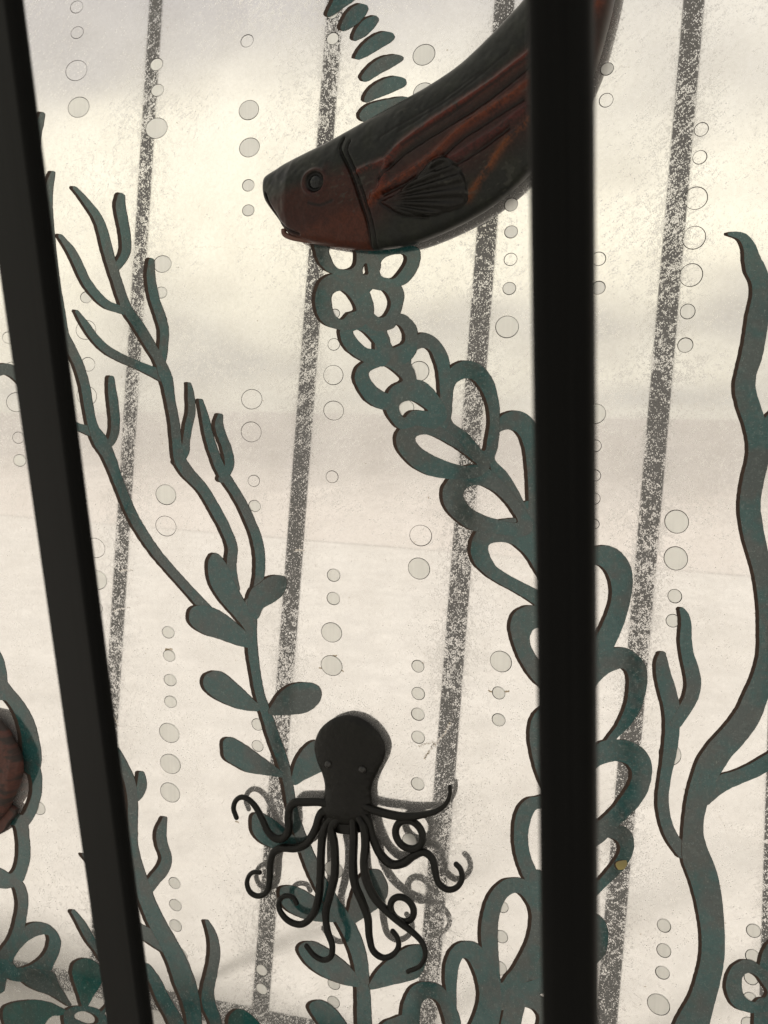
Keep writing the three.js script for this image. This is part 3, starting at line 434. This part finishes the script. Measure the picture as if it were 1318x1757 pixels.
{
  const fish = thing('carved_fish', 'large carved dark fish with red streaked flank, mounted at the top behind the right bar', 'fish');
  const ridges = [   // line, half width, height, colour
    [poly([650, 338, 662, 330, 680, 273, 709, 245, 749, 215, 790, 188, 850, 150, 920, 95, 990, 20]),   .0052, .0050, [.22, .036, .020]],
    [poly([645, 352, 662, 334, 699, 309, 749, 275, 798, 229, 838, 202, 900, 160, 970, 95, 1030, 10]), .0052, .0050, [.26, .055, .018]],
    [poly([752, 290, 786, 276, 828, 249, 857, 231, 897, 201, 950, 160, 1010, 80]), .0045, .0042, [.15, .03, .026]],
    [poly([806, 342, 818, 326, 834, 306, 867, 258, 887, 235, 920, 205, 970, 150]), .0045, .0042, [.28, .08, .02]],
    [poly([622, 300, 640, 292, 660, 286, 680, 276]), .0045, .0036, [.20, .035, .02]],
  ];
  const grooves = [
    [poly([594, 240, 590, 259, 600, 279, 614, 308, 627, 348, 637, 387, 636, 424]), .0026, -.0075],
    [poly([606, 246, 603, 262, 611, 282, 624, 310, 637, 350, 646, 390, 646, 424]), .0022, -.0055],
    [poly([660, 312, 700, 272, 749, 240, 800, 208, 860, 168, 930, 110]), .0026, -.0045],
    [poly([668, 338, 705, 320, 752, 288, 800, 246, 845, 216, 905, 178]), .0022, -.0042],
    [poly([700, 255, 740, 228, 790, 196, 850, 154, 915, 106]), .0025, -.002],
    [poly([760, 300, 800, 282, 840, 256, 880, 226]), .0022, -.0042],
    [poly([700, 355, 660, 348, 676, 362, 700, 373, 740, 376]), .0022, -.003],
    [poly([455, 332, 462, 350, 474, 368, 487, 386, 500, 396, 515, 402]), .0022, -.006],
    [poly([540, 352, 560, 356, 580, 348]), .0025, -.0015],
    [poly([830, 395, 870, 358, 915, 310]), .0025, -.0012], [poly([660, 240, 700, 215, 760, 180, 830, 130]), .002, -.0009], [poly([690, 232, 740, 200, 800, 160, 880, 95]), .002, -.0009],
  ];
  const fin = catmull(group([664, 349, 690, 337, 729, 303, 753, 280, 774, 276, 794, 290, 806, 314, 806, 346, 778, 364, 739, 374, 700, 373, 676, 361], 2), true, 3).map(([x, y]) => { const p = P(x, y, ZF); return [p.x, p.y]; });
  const root = P(650, 352, ZF), eye = P(551, 317, ZF);
  const cheek = poly([594, 240, 590, 259, 600, 279, 614, 308, 627, 348, 637, 387, 636, 430]);
  const relief = (x, y) => {
    let h = (fbm(x * 26, y * 26, 200, 3) - .5) * .004 + (noise(x * 130, y * 130, 203) - .5) * .0010;
    for (const [l, w, a] of ridges) { const d = near(l, x, y, w * 3)[0]; if (d < w * 3) h += a * Math.exp(-d * d / (w * w)); }
    for (const [l, w, a] of grooves) { const d = near(l, x, y, w * 3)[0]; if (d < w * 3) h += a * Math.exp(-d * d / (w * w)); }
    if (inside(fin, x, y)) { const e = near(fin, x, y)[0], an = Math.atan2(y - root.y, x - root.x), r = Math.hypot(x - root.x, y - root.y); h += .007 * smooth(0, .004, e) + .0030 * Math.sin(an * 46) * smooth(.02, .06, r); }
    const e = Math.hypot((x - eye.x) * 1.0, (y - eye.y) * 1.05); h += .0035 * Math.exp(-((e - .021) ** 2) / 1.8e-5) - .004 * Math.exp(-((e - .0145) ** 2) / 1.2e-5);
    return h;
  };
  // painted colours, laid out over the flank in metres
  const X0 = -.93, X1 = -.13, Y0 = .15, Y1 = .78, TW = 800, TH = 630;
  const map = dataTexture(TW, TH, (i, j, c) => {
    const x = X0 + (i + .5) / TW * (X1 - X0), y = Y0 + (j + .5) / TH * (Y1 - Y0), n = fbm(x * 40, y * 40, 210, 4), g = noise(x * 420, y * 420, 214);
    const [dc, tc] = near(cheek, x, y), headSide = x < cheek[Math.round(tc * (cheek.length - 1))][0] ? 1 : 0;
    let A = [.026, .029, .025];
    const mix = (B, t) => { for (let k = 0; k < 3; k++) A[k] += (B[k] - A[k]) * t; };
    mix([.038, .042, .030], smooth(.45, .75, n) * .7);
    if (headSide) { const q = y - (eye.y + .012) + (n - .5) * .03 - (x - eye.x) * .28; mix([.085, .026, .018], smooth(.012, -.02, q)); mix([.17, .045, .022], smooth(-.07, -.09, q) * .7); }
    else mix([.085, .022, .018], smooth(.06, .0, Math.min(near(ridges[1][0], x, y)[0], near(ridges[2][0], x, y)[0])) * .75);
    for (const [l, w, , col] of ridges) { const d = near(l, x, y, w * 4.5)[0]; mix(col, .9 * Math.exp(-d * d / (w * w * 1.9)) * smooth(.22, .58, n * .75 + g * .25)); }
    for (const [l, w] of grooves) { const d = near(l, x, y, w * 3)[0]; mix([.014, .012, .010], .8 * Math.exp(-d * d / (w * w * 1.2))); }
    if (inside(fin, x, y)) { const r = Math.hypot(x - root.x, y - root.y); mix([.026, .024, .021], smooth(.01, .07, r + (n - .5) * .04)); mix([.07, .024, .018], smooth(.06, .0, r) * .7); }
    const e = Math.hypot(x - eye.x, y - eye.y); mix([.095, .028, .022], .8 * Math.exp(-((e - .0215) ** 2) / 1.2e-5)); mix([.012, .011, .011], smooth(.019, .015, e));
    mix([.12, .12, .10], smooth(.95, .985, noise(x * 300, y * 300, 219)) * .4 + smooth(.78, .86, noise(x * 90 + y * 60, y * 240 - x * 120, 220)) * smooth(.64, .74, noise(x * 14, y * 14, 221)) * .4);
    for (let k = 0; k < 3; k++) c[k] = A[k] * .30 * (.72 + .56 * g);
  }, true, THREE.ClampToEdgeWrapping);
  const fishUv = (g) => { const uv = g.attributes.uv; for (let i = 0; i < uv.count; i++) uv.setXY(i, (uv.getX(i) - X0) / (X1 - X0), (uv.getY(i) - Y0) / (Y1 - Y0)); return g; };
  const wood = new THREE.MeshPhysicalMaterial({ map, roughness: .28, specularIntensity: .36 });
  const body = group([456, 304, 454, 330, 460, 301, 457, 344, 469, 296, 466, 358, 480, 290, 478, 373, 490, 284, 487, 385, 504, 277, 493, 395, 518, 270, 508, 410, 534, 262, 530, 417, 562, 248, 556, 422, 600, 227, 598, 428, 640, 204, 644, 430, 690, 176, 700, 422, 740, 148, 752, 404, 790, 114, 806, 378, 840, 68, 856, 346, 880, 26, 905, 302, 915, -14, 952, 240, 945, -54, 994, 178, 975, -90, 1024, 112, 1000, -124, 1046, 34, 1020, -160, 1062, -40, 1036, -200, 1072, -100, 1052, -250, 1080, -170], 4);
  const b = mesh('body', fishUv(tubeBody(body, .022, .042, relief, 620, 320)), wood, fish);
  const eyeMat = new THREE.MeshPhysicalMaterial({ color: new THREE.Color(.010, .011, .011), roughness: .08, specularIntensity: .45 });
  const eg = new THREE.SphereGeometry(.0135, 32, 24); eg.scale(1, 1, .75);
  mesh('eye', eg, eyeMat, fish).position.set(eye.x, eye.y, .0560);
  const lip = new THREE.CatmullRomCurve3([487, 393, 34, 488, 401, 34, 499, 407, 34, 519, 411, 33, 540, 413, 29, 560, 414, 22].reduce((a, v, i, arr) => (i % 3 ? a : [...a, P(v, arr[i + 1], arr[i + 2] / 1000)]), []));
  mesh('lower_lip', new THREE.TubeGeometry(lip, 40, .0048, 12), new THREE.MeshStandardMaterial({ color: new THREE.Color(.075, .028, .016), roughness: .6 }), fish);

  const small = thing('carved_fish', 'small brown carved fish cut off by the left edge, beside the long-looped kelp', 'fish');
  const bark = new THREE.MeshStandardMaterial({ map: dataTexture(256, 256, (x, y, c) => { const n = fbm(x / 24, y / 10, 230, 4), g = noise(x / 2, y / 2, 234), k = smooth(.4, .65, n); c[0] = (.016 + .042 * k) * (.7 + .6 * g); c[1] = (.009 + .008 * k) * (.7 + .6 * g); c[2] = (.007 + .004 * k) * (.7 + .6 * g); }, true), roughness: .7 });
  const rel2 = (x, y) => (fbm(x * 40, y * 25, 240, 3) - .5) * .009;
  const g2 = tubeBody(group([-140, 1240, -140, 1372, -110, 1212, -112, 1402, -70, 1208, -72, 1420, -34, 1222, -34, 1422, -6, 1230, -8, 1412, 14, 1252, 12, 1392, 27, 1280, 25, 1364, 37, 1308, 36, 1334], 4), .021, .027, rel2, 160, 120);
  { const uv = g2.attributes.uv; for (let i = 0; i < uv.count; i++) uv.setXY(i, uv.getX(i) * 3, uv.getY(i) * 3); }
  mesh('body', g2, bark, small);
  const tailPts = [-20, 1395, 0, 1388, 14, 1388, 22, 1396, 10, 1412, 0, 1428, -30, 1440];
  const ring = catmull(group(tailPts, 2), true, 4).map(([x, y]) => { const p = P(x, y, .022); return new THREE.Vector2(p.x, p.y); });
  const tg = new THREE.ExtrudeGeometry(new THREE.Shape(ring), { depth: .006, bevelEnabled: true, bevelSize: .003, bevelThickness: .003, bevelSegments: 3 }); tg.translate(0, 0, .008);
  mesh('fin', tg, bark, small);
}

// ---------------------------------------------------------------- iron octopus
{
  const o = thing('iron_octopus', 'black wrought iron octopus with curling rod arms, in front of the left seaweed', 'octopus');
  const ironMap = dataTexture(256, 256, (x, y, c) => { const n = noise(x / 10, y / 10, 250, 0) * .5 + noise(x / 2, y / 2, 251) * .5; c[0] = .0036 + .004 * n; c[1] = .0034 + .0037 * n; c[2] = .0029 + .003 * n; }, true);
  const iron = new THREE.MeshPhysicalMaterial({ map: ironMap, roughness: .34, specularIntensity: .34, bumpMap: dataTexture(256, 256, (x, y, c) => { c[0] = c[1] = c[2] = noise(x / 14, y / 14, 255) * .7 + noise(x / 4, y / 4, 256) * .3; }, false), bumpScale: .0012 });
  // domed head: rings shrinking towards the middle
  const ringPx = catmull(group([540, 1278, 549, 1252, 569, 1234, 590, 1227, 602, 1227, 620, 1232, 639, 1245, 655, 1265, 662, 1284, 659, 1303, 650, 1322, 641, 1341, 637, 1360, 639, 1384, 634, 1402, 620, 1412, 600, 1415, 578, 1413, 562, 1405, 552, 1388, 557, 1364, 558, 1345, 553, 1325, 544, 1303], 2), true, 4);
  const Z = .013, pts = ringPx.map(([x, y]) => P(x, y, Z)), spine = (p) => { const a = P(602, 1285, Z), b = P(597, 1385, Z), d = b.clone().sub(a), t = Math.max(0, Math.min(1, p.clone().sub(a).dot(d) / d.lengthSq())); return a.addScaledVector(d, t); };
  const pos = [], uv = [], idx = [], M = 16, N = pts.length;
  for (const side of [1, -1]) {
    const base = pos.length / 3;
    for (let k = 0; k <= M; k++) { const t = k / M, s = Math.cos(t * Math.PI / 2), h = Math.sin(t * Math.PI / 2); for (const p of pts) { const c = spine(p), q = c.lerp(p, Math.max(s, .001)); pos.push(q.x, q.y, Z + side * h * (side > 0 ? .017 : .008)); uv.push(q.x * 6, q.y * 6); } }
    for (let k = 0; k < M; k++) for (let i = 0; i < N; i++) { const a = base + k * N + i, b = base + k * N + (i + 1) % N, c = a + N, d = b + N; side > 0 ? idx.push(a, c, b, b, c, d) : idx.push(a, b, c, b, d, c); }
  }
  const hg = new THREE.BufferGeometry(); hg.setAttribute('position', new THREE.Float32BufferAttribute(pos, 3)); hg.setAttribute('uv', new THREE.Float32BufferAttribute(uv, 2)); hg.setIndex(idx); hg.computeVertexNormals();
  const head = mesh('head', hg, iron, o);
  const shiny = new THREE.MeshPhysicalMaterial({ color: new THREE.Color(.012, .011, .010), roughness: .28, specularIntensity: .8 });
  for (const [x, y] of [[564, 1311], [622, 1320]]) {
    const e = mesh('eye', new THREE.SphereGeometry(.0075, 24, 18), shiny, o); e.position.copy(P(x, y, .026));
    const r = mesh('eye_rim', new THREE.TorusGeometry(.0088, .0022, 10, 28), iron, e); r.position.z = -.002;
  }
  const R0 = .0082;
  // x, y in the photograph, distance from the sheet in mm; tapering round rod with a rounded tip
  const arm = (a, tip = .5, name = 'arm', rr = R0) => {
    const q = group(a, 3).map(([x, y, z]) => P(x, y, z / 1000)), c = new THREE.CatmullRomCurve3(q, false, 'centripetal'), n = q.length * 14, m = 14, fr = c.computeFrenetFrames(n, false), ps = [], us = [], ix = [];
    const L = c.getLength();
    for (let i = 0; i <= n + 5; i++) {
      const f = Math.min(1, i / n), p = c.getPointAt(f), j = Math.min(i, n); let r = rr * (1 - (1 - tip) * smooth(.35, 1, f)), off = 0;
      r *= 1 + .05 * (noise(f * L * 60, a[0], 260) - .5);
      if (i > n) { const t = (i - n) / 5 * Math.PI / 2; off = r * Math.sin(t); r *= Math.max(.001, Math.cos(t)); }
      p.addScaledVector(fr.tangents[j], off);
      for (let k = 0; k <= m; k++) { const t = k / m * 2 * Math.PI, d = fr.normals[j].clone().multiplyScalar(Math.cos(t) * r).addScaledVector(fr.binormals[j], Math.sin(t) * r).add(p); ps.push(d.x, d.y, d.z); us.push(f * L * 8, k / m * .4); }
    }
    for (let i = 0; i < n + 5; i++) for (let k = 0; k < m; k++) { const A = i * (m + 1) + k, B = A + m + 1; ix.push(A, A + 1, B, A + 1, B + 1, B); }
    const g = new THREE.BufferGeometry(); g.setAttribute('position', new THREE.Float32BufferAttribute(ps, 3)); g.setAttribute('uv', new THREE.Float32BufferAttribute(us, 2)); g.setIndex(ix); g.computeVertexNormals();
    return mesh(name, g, iron, o);
  };
  arm([580, 1384, 16, 549, 1376, 17, 525, 1376, 18, 507, 1377, 19, 498, 1385, 19, 495, 1401, 19, 496, 1418, 19, 492, 1432, 20, 483, 1439, 20, 472, 1438, 21, 460, 1427, 21, 450, 1405, 21, 437, 1382, 22, 424, 1370, 22, 413, 1368, 22, 404, 1375, 22, 401, 1388, 22, 406, 1403, 22], .6);
  arm([575, 1390, 16, 553, 1394, 16, 541, 1424, 16, 527, 1446, 16, 507, 1455, 16, 484, 1455, 16, 469, 1464, 16, 464, 1484, 16, 463, 1507, 16, 460, 1526, 16, 452, 1535, 17, 440, 1537, 17, 429, 1530, 17, 424, 1516, 17, 428, 1502, 17, 437, 1496, 18, 446, 1497, 18], .55);
  arm([583, 1398, 17, 563, 1410, 18, 554, 1434, 19, 551, 1467, 20, 550, 1504, 22, 546, 1544, 24, 536, 1571, 25, 517, 1586, 26, 494, 1579, 26, 480, 1561, 26, 480, 1545, 26, 490, 1537, 26, 503, 1540, 27, 509, 1550, 27], .6);
  arm([585, 1400, 18, 569, 1420, 22, 573, 1444, 25, 575, 1470, 28, 574, 1504, 30, 566, 1537, 31, 559, 1567, 32, 562, 1597, 33, 570, 1621, 34, 568, 1641, 34, 555, 1647, 34, 539, 1639, 34, 526, 1623, 34], .62);
  arm([605, 1398, 18, 607, 1420, 22, 607, 1450, 25, 606, 1484, 28, 609, 1517, 29, 620, 1544, 30, 631, 1574, 31, 634, 1608, 32, 641, 1632, 32, 657, 1643, 32, 674, 1638, 32, 684, 1623, 32, 681, 1607, 32, 674, 1598, 32], .6);
  arm([615, 1400, 18, 624, 1417, 24, 627, 1450, 30, 625, 1482, 34, 629, 1510, 37, 644, 1541, 39, 667, 1566, 42, 688, 1584, 48, 710, 1601, 54, 725, 1618, 58, 730, 1638, 61, 721, 1657, 63, 700, 1667, 63], .5);
  arm([615, 1388, 16, 630, 1404, 17, 640, 1437, 18, 654, 1467, 19, 673, 1483, 19, 693, 1480, 20, 710, 1468, 20, 727, 1462, 20, 741, 1472, 20, 747, 1494, 21, 752, 1514, 21, 767, 1526, 21, 783, 1523, 22, 793, 1507, 22, 790, 1491, 22, 783, 1483, 22], .6);
  arm([610, 1375, 16, 640, 1389, 20, 667, 1397, 24, 694, 1401, 25, 724, 1398, 22, 750, 1391, 18, 766, 1378, 16, 772, 1362, 15, 772, 1350, 15], .45);
  // the two round coils
  const coil = (x, y, z, r, t) => { const c = P(x, y, z / 1000), e = P(x + r, y, z / 1000); mesh('coil', new THREE.TorusGeometry(e.distanceTo(c), t, 14, 48), iron, o).position.copy(c); };
  coil(690, 1560, 40, 19.5, .0062); coil(702, 1432, 22, 23, .0068);
  const web = catmull(group([562, 1392, 630, 1390, 632, 1412, 622, 1424, 600, 1429, 578, 1426, 565, 1414], 2), true, 4).map(([x, y]) => { const p = P(x, y, .012); return new THREE.Vector2(p.x, p.y); });
  const wg = new THREE.ExtrudeGeometry(new THREE.Shape(web), { depth: .004, bevelEnabled: true, bevelSize: .002, bevelThickness: .002, bevelSegments: 3 }); wg.translate(0, 0, .010);
  mesh('web', wg, iron, o);
}

// ---------------------------------------------------------------- gate of flat bars in front of the sheet; the sheet mirrors it
{
  const gate = thing('bar_gate', 'black iron gate of upright bars close to the camera, out of focus', 'gate');
  const paint = dataTexture(256, 256, (x, y, c) => { const n = noise(x / 6, y / 6, 270, 0) * .6 + noise(x / 2, y / 2, 271) * .4; c[0] = .0026 + .003 * n; c[1] = .0026 + .003 * n; c[2] = .0026 + .0028 * n; }, true);
  const black = new THREE.MeshPhysicalMaterial({ map: paint, roughness: .5, specularIntensity: .06 });
  // plane through the camera (or through its mirror image) and a line of the photograph
  const sightPlane = (x0, y0, x1, y1, mirrored) => { const n = ray(x0, y0).cross(ray(x1, y1)), c = EYE.clone(); if (mirrored) { n.z *= -1; c.z *= -1; } return [n, n.dot(c)]; };
  const meet = ([a, da], [b, db]) => { const at = (y) => { const m = a.x * b.z - a.z * b.x, p = da - a.y * y, q = db - b.y * y; return V3((p * b.z - a.z * q) / m, y, (a.x * q - p * b.x) / m); }; return [at(-2.47 + (at(-1.9).x + 4) * .1844), at(2.3)]; };
  const meetX = ([a, da], [b, db]) => { const at = (x) => { const m = a.y * b.z - a.z * b.y, p = da - a.x * x, q = db - b.x * x; return V3(x, (p * b.z - a.z * q) / m, (a.y * q - p * b.y) / m); }; return [at(-3.2), at(.6)]; };
  const left = meet(sightPlane(-15, 0, 223, 1757), sightPlane(1191, 0, 1040, 1757, true));
  const gatePlane = (() => { const d = left[1].clone().sub(left[0]), along = V3(1, 0, -.12), n = d.cross(along); return [n, n.dot(left[0])]; })();
  const bars = [
    [left, .057, -.38], [meet(sightPlane(962, 0, 979, 1757), [V3(0, -.06, 1), 1.17]), .0215, 0],
    [meet(sightPlane(866, 0, 735, 1700, true), gatePlane), .066, .1], [meet(sightPlane(576, 0, 450, 1690, true), gatePlane), .066, .1], [meet(sightPlane(268, 0, 190, 1250, true), gatePlane), .066, .1],
  ];
  const box = (w, h, d) => { const g = new RoundedBoxGeometry(w, h, d, 4, Math.min(w, d) * .42); return g; };
  for (const [[a, b], w, turn] of bars) {
    const d = b.clone().sub(a), m = mesh('bar', box(w, d.length(), w < .04 ? w : .010), black, gate);
    m.position.copy(a).lerp(b, .5);
    const up = d.normalize(), xx = V3(1, 0, 0).addScaledVector(up, -up.x).normalize(), zz = xx.clone().cross(up);
    m.quaternion.setFromRotationMatrix(new THREE.Matrix4().makeBasis(xx, up, zz)).multiply(new THREE.Quaternion().setFromAxisAngle(V3(0, 1, 0), turn));
  }
  // bottom rail under the bars
  const [a, b] = meetX(sightPlane(250, 1693, 435, 1730, true), gatePlane), dir = b.clone().sub(a), len = dir.length(); dir.normalize();
  const rail = mesh('rail', box(len, .075, .03), black, gate);
  rail.position.copy(a).lerp(b, .5).add(V3(0, -.04, 0));
  rail.quaternion.setFromUnitVectors(V3(1, 0, 0), dir);
}
renderer.render(scene, camera);
